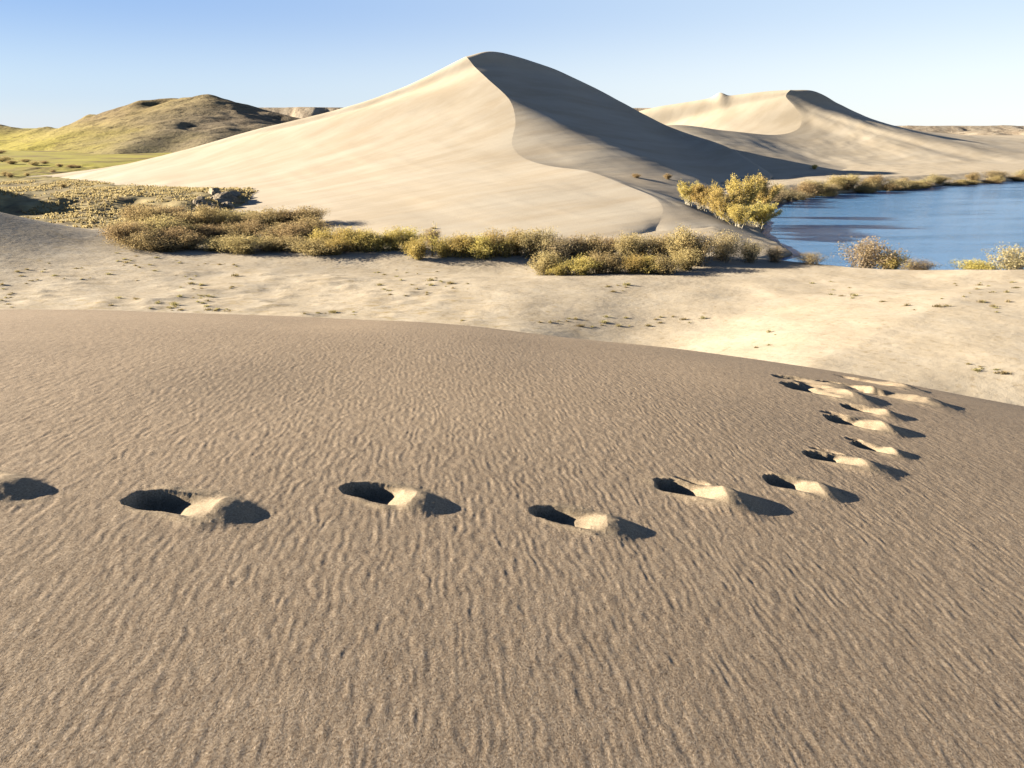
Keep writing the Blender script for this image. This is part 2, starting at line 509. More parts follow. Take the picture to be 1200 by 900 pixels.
def shore_sd(x, y):
    """metres to the shore line, positive in the lake"""
    x = np.asarray(x, float); y = np.asarray(y, float)
    dmin = np.full(x.shape, 1e9); inside = np.zeros(x.shape, bool)
    n = len(SHORE)
    for i in range(n):
        x0, y0 = SHORE[i]; x1, y1 = SHORE[(i + 1) % n]
        ex, ey = x1 - x0, y1 - y0
        t = np.clip(((x - x0) * ex + (y - y0) * ey) / (ex * ex + ey * ey), 0, 1)
        dmin = np.minimum(dmin, np.hypot(x - x0 - t * ex, y - y0 - t * ey))
        c = (y0 > y) != (y1 > y)
        with np.errstate(divide='ignore', invalid='ignore'):
            xi = x0 + (y - y0) * ex / np.where(ey == 0, 1e-9, ey)
        inside ^= c & (x < xi)
    return np.where(inside, dmin, -dmin)

def gauss(x, y, cx, cy, sx, sy, a=0.0):
    c, s = math.cos(a), math.sin(a)
    u = (x - cx) * c + (y - cy) * s; v = -(x - cx) * s + (y - cy) * c
    return np.exp(-0.5 * ((u / sx) ** 2 + (v / sy) ** 2))

HA = np.array(atz(765, 398, 2.0))[:2]; HB = np.array(atz(890, 350, 2.6))[:2]
HN = np.array([HB[1] - HA[1], -(HB[0] - HA[0])]); HN = HN / np.linalg.norm(HN)
def base_z(x, y):
    x = np.asarray(x, float); y = np.asarray(y, float)
    z = 2.45 + (0.35 * fbm(x * 0.045, y * 0.06, 51, 3) + 0.10 * fbm(x * 0.25, y * 0.3, 52, 3)) * sstep(-64, -40, x)
    z = z + 0.2 * sstep(18, 55, x) * (1 - sstep(64, 76, y))                    # right sand swell
    z = z + 1.25 * gauss(x, y, 54, 66, 9, 4, 0.1)
    z = z - 1.1 * gauss(x, y, 9, 43, 5, 9, -0.35)                              # the hollow right of centre
    hd = ((x - HA[0]) * HN[0] + (y - HA[1]) * HN[1])
    z = z + np.minimum(0.12 * 2.0 * np.logaddexp(0, hd / 2.0), 1.5) * sstep(26, 34, y) * (1 - sstep(50, 63, y))   # sand slope that ends in the hollow
    z = z - 0.9 * gauss(x, y, -6, 71, 16, 3.0)                                 # smooth pan before the bushes
    dn = 5.0 * np.logaddexp(0, (-45 - x) / 5.0)                               # grey dune at the left, its slope turned from the sun
    z = z + 0.28 * np.minimum(dn, 34) * (np.exp(-0.5 * ((y - 80) / np.where(y > 80, 7.5, 13)) ** 2))   # grey dune at the left
    z = z + 0.9 * fbm(x * 0.03, y * 0.04, 68, 4) * sstep(185, 215, y) * (1 - sstep(-40, -20, x))
    # terrace with an eroded bank
    lip = 122 + 3.0 * noise(x * 0.09, y * 0.0 + 3.3, 61) + 1.2 * noise(x * 0.3, 1.7 + 0 * x, 62)
    bank = sstep(lip - 6, lip + 3, y) * (1 - sstep(-58, -48, x))
    z = z + 1.7 * bank * (1 - 0.9 * sstep(138, 172, y)) + 0.35 * fbm(x * 0.35, y * 0.35, 63, 3) * sstep(98, 106, y) * (1 - sstep(20, 40, x))
    z = z + 4.6 * gauss(x, y, -97, 121, 4, 6)                                 # knoll added outside the view to cast shade on the bank
    z = z + 0.0 * x
    rough = sstep(28, 40, y) * (1 - sstep(66, 72, y)) * sstep(-62, -40, x + 0 * y)
    z = z + rough * (1 - 0.85 * sstep(-8, 6, x)) * (0.26 * np.maximum(0, fbm(x * 0.65, y * 1.2, 64, 3) - 0.10)) + rough * 0.22 * fbm(x * 0.11, y * 0.14, 65, 2)
    sd = shore_sd(x, y) + 0.9 * noise(x * 0.16, y * 0.16, 66) + 0.4 * noise(x * 0.5, y * 0.5, 67)
    land = np.minimum(z, 0.55 + np.maximum(0, -sd - 0.6) * 0.22)
    land = np.where(sd > -0.6, np.interp(sd, [-0.6, -0.3, 0.4], [0.55, 0.15, -0.35]), land)
    return np.where(sd > 0.4, np.maximum(-0.35 - 0.2 * (sd - 0.4), -3.0), land)

xs = np.concatenate([-np.geomspace(9000, 170, 40), np.linspace(-168, 168, 560), np.geomspace(170, 9000, 60)])
ys = np.concatenate([-np.geomspace(2000, 40, 16), np.linspace(-36, 24, 10), np.linspace(25, 135, 420), np.linspace(135.6, 270, 200), np.geomspace(275, 12000, 50)])
GX, GY = np.meshgrid(xs, ys, indexing='ij')
GZ = base_z(GX, GY)
gv = np.stack([GX, GY, GZ], -1).reshape(-1, 3); gf = grid_faces(len(xs), len(ys))
ground_me = np_mesh('ground', gv, gf, M['flat'])
tag(obj('ground', ground_me), kind='structure')

# ------------------------------------------------------------------ lake
lx = np.linspace(20, 500, 120); ly = np.linspace(60, 260, 60)
LX, LY = np.meshgrid(lx, ly, indexing='ij')
lake = obj('lake', np_mesh('lake', np.stack([LX, LY, 0 * LX], -1).reshape(-1, 3), grid_faces(120, 60), M['water']))
tag(lake, kind='structure')

# ------------------------------------------------------------------ the great dune and the rear dune, as lofted slopes
def catmull(P, n):
    """resample a polyline of 3-D points to n points with a centripetal-like smooth curve"""
    P = np.asarray(P, float)
    d = np.concatenate([[0], np.cumsum(np.sqrt(np.linalg.norm(np.diff(P, axis=0), axis=1)))])
    t = np.linspace(0, d[-1], n)
    m = np.zeros_like(P)
    m[1:-1] = (P[2:] - P[:-2]) / (d[2:] - d[:-2])[:, None]
    m[0] = (P[1] - P[0]) / (d[1] - d[0]); m[-1] = (P[-1] - P[-2]) / (d[-1] - d[-2])
    k = np.clip(np.searchsorted(d, t, 'right') - 1, 0, len(P) - 2)
    h = (d[k + 1] - d[k]); s = ((t - d[k]) / h)[:, None]; h = h[:, None]
    return (2*s**3-3*s**2+1)*P[k] + (s**3-2*s**2+s)*h*m[k] + (-2*s**3+3*s**2)*P[k+1] + (s**3-s**2)*h*m[k+1]

def loft(rows, nl, nr, nrow):
    """rows: (left points, crest point, right points), each from foot/crest outwards. Sharp crest, smooth slopes."""
    L = np.array([catmull(l + [c], nl) for l, c, r in rows])
    R = np.array([catmull([c] + r, nr) for l, c, r in rows])
    A = np.concatenate([L, R[:, 1:]], 1)                         # rows x cols x 3
    t_in = np.arange(len(rows))
    out = np.empty((nrow, A.shape[1], 3))
    for j in range(A.shape[1]):
        out[:, j] = catmull_u(A[:, j], nrow)
    return out

def catmull_u(P, n):
    t = np.linspace(0, len(P) - 1, n); k = np.clip(t.astype(int), 0, len(P) - 2); s = (t - k)[:, None]
    m = np.zeros_like(P); m[1:-1] = (P[2:] - P[:-2]) / 2; m[0] = P[1] - P[0]; m[-1] = P[-1] - P[-2]
    return (2*s**3-3*s**2+1)*P[k] + (s**3-2*s**2+s)*m[k] + (-2*s**3+3*s**2)*P[k+1] + (s**3-s**2)*m[k+1]

def A3(px, py, Y): return np.array(at(px, py, Y))
def sag(a, b, f, drop):
    p = a * (1 - f) + b * f; p = p.copy(); p[2] += drop; return p

rows = []
# behind the peak
back = np.array([0, 60.0, -42.0])
s0l = [A3(10, 209, 214), A3(75, 204.5, 217), A3(180, 185, 219), A3(300, 152, 222), A3(400, 128, 225), A3(470, 104, 228)]
s0c = A3(545, 67, 230)
s0r = [A3(572, 61, 236), A3(602, 66, 243), A3(650, 82, 246), A3(700, 105, 246), A3(780, 147, 238), A3(850, 172, 222), A3(905, 205, 203)]
bk = lambda p, dy, dz: np.array([p[0], p[1] + dy, p[2] - dz])
rows.append(([bk(p, 90, p[2] + 4) for p in s0l], bk(s0c, 90, s0c[2] + 4), [bk(p, 90, p[2] + 4) for p in s0r]))
rows.append(([bk(p, 14, p[2] * 0.22) for p in s0l], bk(s0c, 14, 6), [bk(p, 16, p[2] * 0.2) for p in s0r]))
rows.append((s0l, s0c, s0r))
m0l = [0.5 * (a + b) for a, b in zip(s0l, [A3(20, 214, 205), A3(95, 211, 205), A3(185, 192, 207), A3(300, 164, 210), A3(400, 142, 213), A3(480, 118, 217)])]
rows.append((m0l, A3(557, 79, 224), [A3(583, 77, 230), A3(615, 85, 234), A3(655, 94, 238), A3(700, 116, 238), A3(780, 156, 230), A3(848, 182, 214), A3(903, 212, 196)]))
cr = [  # crest px,py,Y | left foot px,py,Y | right: list of (px,py,Y)
    ((572, 93, 216), (60, 211.5, 203), [(600, 108, 216), (650, 128, 222), (720, 150, 225), (800, 182, 212), (872, 212, 190)]),
    ((597, 117, 204), (95, 214, 190), [(625, 134, 204), (675, 156, 206), (740, 178, 200), (810, 205, 187), (880, 226, 172)]),
    ((604, 142, 192), (150, 219, 170), [(630, 150, 190), (680, 168, 186), (740, 188, 180), (815, 215, 171), (890, 238, 160)]),
    ((600, 168, 176), (210, 226, 148), [(640, 173, 172), (690, 186, 168), (745, 202, 163), (820, 226, 155), (892, 248, 147)]),
    ((612, 184, 164), (265, 243, 122), [(650, 187, 161), (700, 198, 157), (755, 214, 151), (825, 238, 143), (893, 258, 135)]),
    ((642, 194, 153), (315, 255, 108), [(675, 198, 150), (720, 210, 146), (770, 226, 140), (830, 248, 132), (896, 267, 124)]),
    ((690, 201, 143), (370, 265, 98), [(718, 208, 140), (755, 220, 135), (795, 236, 129), (840, 256, 122), (902, 276, 114)]),
    ((730, 216, 131), (430, 274, 91), [(752, 222, 128), (782, 233, 124), (815, 247, 119), (853, 266, 112), (914, 284, 106)]),
    ((764, 230, 121), (500, 282, 85), [(784, 236, 118), (806, 245, 115), (832, 258, 111), (864, 274, 105), (926, 291, 100)]),
    ((776, 242, 112.5), (580, 288, 82), [(796, 249, 110), (818, 258, 107), (845, 271, 103), (876, 283, 99), (928, 297, 96)]),
    ((775, 256, 104), (640, 290, 81), [(792, 263, 102), (812, 271, 100), (840, 281, 97), (870, 291, 94.5), (900, 301, 92.5)]),
    ((766, 277, 95), (695, 294, 82), [(772, 281, 94), (790, 286, 93), (812, 292, 91.5), (836, 299, 90), (870, 307, 88)]),
]
for c, lf, rs in cr:
    C3 = A3(*c); L3 = A3(*lf)
    L3[2] = min(L3[2], 2.2)
    l = [L3 - (C3 - L3) * np.array([.10, .10, 0]) - np.array([0, 0, 1.6]), L3, sag(L3, C3, 0.33, -0.035 * C3[2]), sag(L3, C3, 0.66, -0.02 * C3[2])]
    F3 = A3(*rs[-1]); F3[2] = min(F3[2], 0.6)
    steep = np.interp(C3[2], [16, 20], [0.0, 1.0])
    r = []
    for f in (0.12, 0.3, 0.52, 0.78, 1.0):
        p = C3 * (1 - f) + F3 * f
        p[2] += C3[2] * (1 - f) * f * (np.interp(C3[2], [4, 9], [0.42, 0.38]) - 0.50 * steep)
        r.append(p)
    e = r[-1] + (r[-1] - r[-2]) * np.array([.5, .5, 0]); e[2] = -1.8
    rows.append((l, C3, r + [e]))
# foot
l, C3, r = rows[-1]
rows.append(([p + np.array([1, -9, -2.6]) for p in l], C3 + np.array([0, -7, -2.3]), [p + np.array([1, -6, -3.0]) for p in r]))
G = loft(rows, 150, 110, 300)
NC = 150
X, Y_, Z = G[..., 0], G[..., 1], G[..., 2]
jj = np.arange(G.shape[1])[None, :]
offc = sstep(0, 22, np.abs(jj - (NC - 1)))
Z += offc * (0.22 * fbm(X * 0.035 + Y_ * 0.025, Y_ * 0.02, 71, 2) + 0.05 * fbm(X * 0.2 + Y_ * 0.12, Y_ * 0.07, 72, 2))
right = sstep(0, 40, jj - NC)
Z += (1 - sstep(6, 60, jj)) * sstep(0, 4, jj) * 0.7 * fbm(X * 0.06, Y_ * 0.06, 77, 4)
Z += right * (0.16 * fbm(X * 0.10 - Y_ * 0.08, Y_ * 0.06, 73, 3))
def split_faces(G, NC):
    """left and right slopes meet along the crest without sharing its vertices, so the edge stays crisp"""
    A, B = G[:, :NC], G[:, NC - 1:]
    v_ = np.concatenate([A.reshape(-1, 3), B.reshape(-1, 3)])
    f_ = np.concatenate([grid_faces(*A.shape[:2]), grid_faces(*B.shape[:2], off=A.shape[0] * A.shape[1])])
    return v_, f_
dune_me = np_mesh('great_dune', *split_faces(G, NC), M['great'])
tag(obj('great_dune', dune_me), kind='structure')

rows = []
t0l = [A3(640, 168, 410), A3(700, 150, 404), A3(750, 131, 398), A3(800, 121, 394), A3(850, 113, 390), A3(895, 107.5, 386)]
t0c = A3(926, 105.5, 382)
t0r = [A3(955, 107, 386), A3(985, 123, 398), A3(1020, 140, 420), A3(1060, 150.5, 445), A3(1100, 156, 465), A3(1200, 163, 500), A3(1330, 170, 540)]
rows.append(([bk(p, 130, p[2] + 4) for p in t0l], bk(t0c, 130, t0c[2] + 4), [bk(p, 130, p[2] + 4) for p in t0r]))
rows.append(([bk(p, 20, p[2] * 0.2) for p in t0l], bk(t0c, 20, 5), [bk(p, 20, p[2] * 0.2) for p in t0r]))
rows.append((t0l, t0c, t0r))
rc = [
    ((921, 113, 378), [(640, 191, 396), (700, 170, 392), (770, 150, 388), (850, 128, 383)], [(1330, 205, 290)]),
    ((932, 126, 371), [(640, 197, 386), (700, 176, 382), (770, 158, 378), (850, 139, 374)], [(1240, 206, 258)]),
    ((939, 142, 362), [(640, 203, 376), (700, 184, 372), (770, 167, 368), (850, 151, 364)], [(1170, 209, 235)]),
    ((932, 153, 350), [(640, 207, 362), (700, 190, 358), (770, 173, 354), (850, 159, 351)], [(1110, 213, 222)]),
    ((905, 158, 335), [(640, 209, 345), (700, 194, 342), (770, 176, 339), (850, 164, 336)], [(1050, 217.5, 208)]),
    ((850, 153, 315), [(640, 207, 324), (690, 176, 321), (740, 162, 318), (800, 154, 316)], [(985, 223, 195)]),
    ((780, 147, 295), [(640, 205, 302), (680, 174, 299), (720, 162, 297), (755, 153, 296)], [(930, 228, 183)]),
    ((700, 172, 275), [(620, 196, 282), (645, 184, 280), (665, 174, 278), (685, 165, 276)], [(870, 232, 172)]),
]
FAN = [(60, -15), (45, -25), (30, -30), (16, -38), (4, -45)]      # which way each flank line leaves the brink
for c, ls, rs in rc:
    C3 = A3(*c); F3 = A3(*rs[-1]); F3[2] = 0.9
    Q = C3 + np.array([*FAN[len(rows) - 3], 0]) if len(rows) - 3 < len(FAN) else (C3 + F3) / 2
    r = []
    for f in (0.08, 0.2, 0.36, 0.54, 0.76, 1.0):
        p = C3 * (1 - f) ** 2 + Q * 2 * f * (1 - f) + F3 * f * f
        p[2] = F3[2] + (C3[2] - F3[2]) * (1 - f) ** (1.4, 1.5, 1.7, 1.8, 1.8, 1.3, 1.2, 1.2)[min(len(rows) - 3, 7)]
        r.append(p)
    e = r[-1] + (r[-1] - r[-2]) * np.array([.25, .25, 0]); e[2] = -2.0
    rows.append(([A3(*q) for q in ls], A3(*c), r + [e]))
G = loft(rows, 90, 130, 200)
NC = 90
X, Y_, Z = G[..., 0], G[..., 1], G[..., 2]
jj = np.arange(G.shape[1])[None, :]
Z += sstep(0, 18, np.abs(jj - (NC - 1))) * 0.25 * fbm(X * 0.05, Y_ * 0.05, 74, 3)
right = sstep(4, 40, jj - NC) * (1 - sstep(100, 128, jj - NC))
Z += right * (0.55 * fbm(X * 0.045 + Y_ * 0.01, Y_ * 0.018, 75, 3) + 0.15 * fbm(X * 0.2, Y_ * 0.12, 76, 3))
Z += 2.2 * gauss(X, Y_, *A3(843, 115, 391)[:2], 2.2, 4.0)                        # small hummock on the skyline
rear_me = np_mesh('rear_dune', *split_faces(G, NC), M['rear'])
tag(obj('rear_dune', rear_me), kind='structure')

# ------------------------------------------------------------------ hills on the left, plateaus on the horizon
def ridge_field(x, y, ridges, k=1.3):
    z = np.full(x.shape, -30.0)
    for pts, sl in ridges:
        for (a, b) in zip(pts[:-1], pts[1:]):
            e = b[:2] - a[:2]; t = np.clip(((x - a[0]) * e[0] + (y - a[1]) * e[1]) / (e @ e), 0, 1)
            d = np.hypot(x - a[0] - t * e[0], y - a[1] - t * e[1])
            h = a[2] + t * (b[2] - a[2]) - sl * (np.sqrt(d * d + 36) - 6)
            z = np.logaddexp(z / k, h / k) * k
    return z
RID = [
    ([A3(-140, 138, 900), A3(-30, 143, 880), A3(12, 149, 860)], 0.30),
    ([A3(25, 153, 860), A3(55, 150.5, 840), A3(80, 150, 820)], 0.30),
    ([A3(108, 134, 800), A3(131, 134, 800)], 0.55),
    ([A3(167, 118, 630), A3(205, 117.5, 640), A3(243, 114.5, 610), A3(275, 122, 605), A3(320, 133, 600), A3(370, 143, 590)], 0.62),
    ([A3(243, 114.5, 610), A3(222, 126, 560), A3(190, 150, 480), A3(130, 182, 380)], 0.23),
    ([A3(166, 119, 630), A3(156, 134, 575), A3(120, 156, 520), A3(40, 172, 450)], 0.36),
    ([A3(243, 114.5, 610), A3(285, 140, 540), A3(325, 163, 470)], 0.27),
    ([A3(243, 114.5, 610), A3(252, 145, 510), A3(245, 172, 410)], 0.24),
    ([A3(100, 152, 740), A3(60, 160, 640), A3(0, 166, 560), A3(-120, 170, 500)], 0.22),
]
hx = np.concatenate([np.linspace(-1500, -700, 60), np.linspace(-697, 60, 330)]); hy = np.concatenate([np.linspace(225, 720, 300), np.linspace(725, 1250, 60)])
HX, HY = np.meshgrid(hx, hy, indexing='ij')
HZ = ridge_field(HX, HY, RID)
HZ = HZ + sstep(4, 16, HZ) * (1.6 * (0.30 - np.abs(fbm(HX * 0.016, HY * 0.012, 81, 3))) + 2.2 * fbm(HX * 0.045, HY * 0.04, 82, 4))
HZ = np.where(HZ < 1.5, 1.5 - (1.5 - HZ) * 0.5, HZ)
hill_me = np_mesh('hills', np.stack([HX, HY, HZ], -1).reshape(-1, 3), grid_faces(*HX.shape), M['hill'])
tag(obj('hills', hill_me), kind='structure')

def plateau(name, x0, x1, y0, y1, ztop, lip_h, seed, nx=260, ny=60):
    px = np.linspace(x0, x1, nx); py = np.linspace(y0, y1, ny)
    PX, PY = np.meshgrid(px, py, indexing='ij')
    edge = y0 + 0.30 * (y1 - y0) + 70 * fbm(px * 0.006, px * 0 + 2, seed, 4)[:, None]
    t = (PY - edge) / 60.0
    PZ = ztop * (0.45 * sstep(-3.2, -0.3, t) + 0.55 * sstep(-0.3, 0.3, t)) + 2.5 * fbm(PX * 0.004, PY * 0.004, seed + 3, 3)
    PZ = PZ + 9 * fbm(PX * 0.02, PY * 0.006, seed + 5, 3) * sstep(-3, -1, t) * (1 - sstep(0.0, 0.4, t)) - 2
    tag(obj(name, np_mesh(name, np.stack([PX, PY, PZ], -1).reshape(-1, 3), grid_faces(nx, ny), M['cliff'])), kind='structure')
zt = at(340, 124, 1500).z
plateau('plateau', -690, 700, 1250, 2300, zt, 30, 91)
zt2 = at(1140, 146, 1400).z
plateau('far_plateau', 600, 2600, 1150, 2200, zt2, 24, 95)

# ------------------------------------------------------------------ surfaces to stand things on
bpy.context.view_layer.update()
def bvh_of(me):
    n = len(me.vertices); co = np.empty(n * 3, np.float32); me.vertices.foreach_get('co', co)
    k = np.empty(len(me.loops), np.int32); me.loops.foreach_get('vertex_index', k)
    return BVHTree.FromPolygons(co.reshape(-1, 3).tolist(), k.reshape(-1, 4).tolist())
TREES_BVH = [bvh_of(m) for m in (ground_me, dune_me, rear_me, hill_me)]
def ground_z(x, y):
    best = -9
    for t in TREES_BVH:
        h = t.ray_cast(Vector((x, y, 300)), Vector((0, 0, -1)))
        if h[0] is not None: best = max(best, h[0].z)
    return best
def hit(px, py):
    v = ray_dir(px, py).normalized(); o = Vector((0, 0, CAM_Z)); best = None
    for t in TREES_BVH:
        h = t.ray_cast(o, v)
        if h[0] is not None and (best is None or h[3] < best[1]): best = (h[0], h[3])
    return best[0] if best else None
def stand(px, Y):
    """the spot on the ground Y metres ahead seen in column px"""
    x = at(px, 300, Y).x
    return Vector((x, Y, ground_z(x, Y)))

# ------------------------------------------------------------------ shrubs, trees and grass
def tube_tris(path, r0, r1, V, Fc):
    b = len(V); n = len(path)
    for i, p in enumerate(path):
        r = r0 + (r1 - r0) * i / (n - 1)
        for k in range(3):
            a = 2.094 * k
            V.append((p[0] + r * math.cos(a), p[1] + r * math.sin(a), p[2]))
    for i in range(n - 1):
        for k in range(3):
            a = b + i * 3 + k; c = b + i * 3 + (k + 1) % 3
            Fc.append((a, c, c + 3, a + 3))

def shrub_meshes(seed, h, w, stems, leaves, leaf, mleaf, mstem, base_open=0.0, upright=0.5, stem_r=0.02):
    rnd = random.Random(seed)
    V, Fc = [], []; tips = []
    for s in range(stems):
        az = rnd.uniform(0, 6.283); lean = rnd.random() ** 0.7
        hh = h * (1.0 - 0.42 * lean ** 2) * rnd.uniform(0.75, 1.05)
        rad = w * 0.5 * lean * rnd.uniform(0.8, 1.05)
        bx, by = rnd.gauss(0, w * 0.10), rnd.gauss(0, w * 0.10)
        path = []
        for i in range(5):
            t = i / 4
            rr_ = rad * (t ** (1.0 + 0.7 * upright))
            path.append((bx + rr_ * math.cos(az) + rnd.gauss(0, 0.02 * h), by + rr_ * math.sin(az) + rnd.gauss(0, 0.02 * h), hh * t ** 0.85 - (0.15 if i == 0 else 0)))
        tube_tris(path, stem_r, stem_r * 0.3, V, Fc)
        tips.append(path)
    LV = np.empty((leaves, 4, 3)); 
    for k in range(leaves):
        p = tips[rnd.randrange(stems)]
        t = base_open + (1 - base_open) * rnd.random() ** 0.75
        f = t * 4; i = min(int(f), 3); f -= i
        c = [p[i][q] * (1 - f) + p[i + 1][q] * f for q in range(3)]
        sp = 0.035 * h + 0.035 * w * (0.4 + t)
        c = np.array(c) + np.array([rnd.gauss(0, sp), rnd.gauss(0, sp), rnd.gauss(0, sp * 0.7)])
        c[2] = max(c[2], leaf * 0.4)
        a = np.array([rnd.gauss(0, 1), rnd.gauss(0, 1), rnd.gauss(0, 1) + 1.2 * upright]); a /= np.linalg.norm(a)
        b_ = np.cross(a, [rnd.gauss(0, 1), rnd.gauss(0, 1), rnd.gauss(0, 1)]); b_ /= np.linalg.norm(b_) + 1e-9
        s = leaf * rnd.uniform(0.6, 1.3)
        LV[k] = [c - a * s * .6, c + b_ * s * .28, c + a * s * .6, c - b_ * s * .28]
    stem_me = np_mesh('stems', V, Fc, mstem)
    fol = np_mesh('foliage', LV.reshape(-1, 3), np.arange(leaves * 4).reshape(-1, 4), mleaf, smooth=False)
    return stem_me, fol

VAR = {}
for sp, mat, stems, leaves, leaf, up, bo, mst in (
        ('olive', 'olive', 46, 7000, 0.125, 0.35, 0.03, 'twig'), ('yellow', 'yellow', 46, 6500, 0.125, 0.55, 0.05, 'twig'),
        ('grey', 'grey', 60, 5200, 0.11, 0.6, 0.08, 'twig')):
    VAR[sp] = [shrub_meshes(100 + 17 * i + len(sp), 1.0 * 3, 1.25 * 3, stems, leaves, leaf, M[mat], M[mst], bo, up) for i in range(4)]

def shrub(sp, loc, h, w, label, group, name='shrub'):
    st, fo = random.choice(VAR[sp])
    r = empty(name, loc)
    r.rotation_euler = (0, 0, random.uniform(0, 6.28))
    r.scale = (w / 3.75, w / 3.75, h / 3.0)
    a = obj('stems', st, r); b = obj('foliage', fo, r)
    tag(r, label, 'shrub', group)
    return r

# the thicket: (px, Y, height px, width px, kind)
def band(spec, label, group):
    for px, Y, hp, wp, sp in spec:
        p = stand(px, Y)
        k = (p - Vector((0, 0, CAM_Z))).dot(Vector((0, math.cos(PITCH), -math.sin(PITCH)))) / FPX
        shrub(sp, p + Vector((0, 0, -0.1)), hp * k, wp * k, label, group)

R = random.Random(5)
ORD = ['first', 'second', 'third', 'fourth', 'fifth', 'sixth', 'seventh', 'eighth', 'ninth', 'tenth', 'eleventh', 'twelfth']
def row_of(spec, what, where, group):
    spec = sorted(spec)
    for i, q in enumerate(spec):
        n = len(spec)
        which = 'leftmost' if i == 0 else 'rightmost' if i == n - 1 else ORD[i] + ' from the left'
        band([q], '%s, %s in %s' % (what, which, where), group)
rows_ = [[], [], []]
for i in range(34):                       # olive brown mass at the left
    px = 150 + 225 * (i / 33) + R.uniform(-8, 8)
    Y = [79, 89, 102][i % 3] + R.uniform(-2, 2)
    rows_[i % 3].append((px, Y, R.uniform(15, 27), R.uniform(40, 64), 'olive'))
for q, nm in zip(rows_, ('front', 'middle', 'back')):
    row_of(q, 'olive-brown bush', 'the %s row of the left thicket' % nm, 'olive-brown bushes of the left thicket')
row_of([(px, 78 + R.uniform(-2, 3), R.uniform(19, 31), R.uniform(30, 48), 'yellow') for px in (380, 392, 404, 418, 432, 446, 462, 478, 490)],
       'yellow-green bush', 'the row left of the saplings', 'yellow-green bushes left of the saplings')
row_of([(px, 76 + R.uniform(-1, 2), R.uniform(16, 31), R.uniform(28, 44), 'yellow') for px in (522, 536, 548, 565, 580, 592, 606)],
       'yellow-green bush', 'the short clump right of the saplings', 'yellow-green bushes right of the saplings')
row_of([(px, 75 + R.uniform(-1, 3), R.uniform(24, 36), R.uniform(34, 52), R.choice(['olive', 'grey', 'olive'])) for px in (622, 640, 655, 672, 690, 712, 735, 752, 772, 790)],
       'brown bush', 'the back row under the dune crest end', 'brown back row of bushes')
row_of([(px, 69 + R.uniform(-1, 1), R.uniform(18, 30), R.uniform(34, 50), R.choice(['yellow', 'yellow', 'olive'])) for px in (640, 660, 682, 704, 722, 742, 760, 778)],
       'sunlit yellowish bush', 'the front row on the sand edge', 'yellowish front row of bushes')
row_of([(798, 73.5, 44, 44, 'olive'), (806, 70.5, 26, 44, 'olive'), (815, 73, 38, 44, 'olive')],
       'dark brown bush', 'the shaded trio beside the lake end', 'dark brown bushes beside the lake end')
for px, hp, wp, Y, lab in ((848, 36, 52, 75, 'round tan bush below the sandy point that juts into the lake'),
                           (880, 26, 38, 74, 'small grey-tan bush right of the round tan one'),
                           (908, 20, 30, 74, 'last low grey bush of the row, against the blue water'),
                           (950, 14, 40, 73, 'low pale scrub alone on the sand edge before the water'),
                           (1018, 40, 70, 72, 'big wispy grey bush standing before the blue lake'),
                           (1046, 24, 44, 71, 'yellowish low bush at the foot of the big wispy grey bush'),
                           (1078, 18, 50, 74, 'dark low bush right of the big wispy grey bush'),
                           (1192, 31, 66, 68.5, 'wispy tan bush at the right edge, above the lake'),
                           (1150, 16, 60, 70, 'low yellowish scrub left of the tan bush at the right edge')):
    band([(px, Y, hp, wp, 'grey' if 'yellow' not in lab else 'yellow')], lab, 'shrubs along the near lake shore')

# saplings in the gap
for q_, (px, hp, lab) in enumerate(((496, 34, 'thin bent sapling among the yellow-green bushes, the left one of two'), (508, 40, 'taller thin upright sapling among the yellow-green bushes, the right one of two'))):
    st_, fo_ = shrub_meshes(777 + q_, 3.0, 1.1, 9, 260, 0.12, M['yellow'], M['twig'], 0.25, 0.9)
    p = stand(px, 77); k = 77 / FPX
    r_ = empty('sapling', p - Vector((0, 0, .1))); r_.scale = (hp * k / 3.0,) * 3
    obj('stems', st_, r_); obj('foliage', fo_, r_)
    tag(r_, lab, 'sapling', 'saplings in the gap')
band([(507, 84, 20, 26, 'olive')], 'low brown bush at the foot of the thin saplings', None)

# ------------------------------------------------------------------ far shore scrub
spec = []
for i in range(46):
    px = 905 + 330 * (i / 45) ** 1.05 + R.uniform(-3, 3)
    q = atz(px, np.interp(px, [903, 940, 985, 1050, 1120, 1200, 1260], [240, 229, 225, 219.5, 214.5, 209.5, 206.5]), 0.6)
    spec.append((q.x, q.y + R.uniform(-1, 4), R.uniform(1.5, 3.4) * (1.2 if px < 1060 else 0.85), R.uniform(4, 8), R.choice(['olive', 'grey', 'olive'])))
for x, y, h, w, sp in spec:
    shrub(sp, (x, y, ground_z(x, y) - 0.1), h, w, 'brown lakeside bush in the low line along the far shore', 'bushes along the far lake shore')

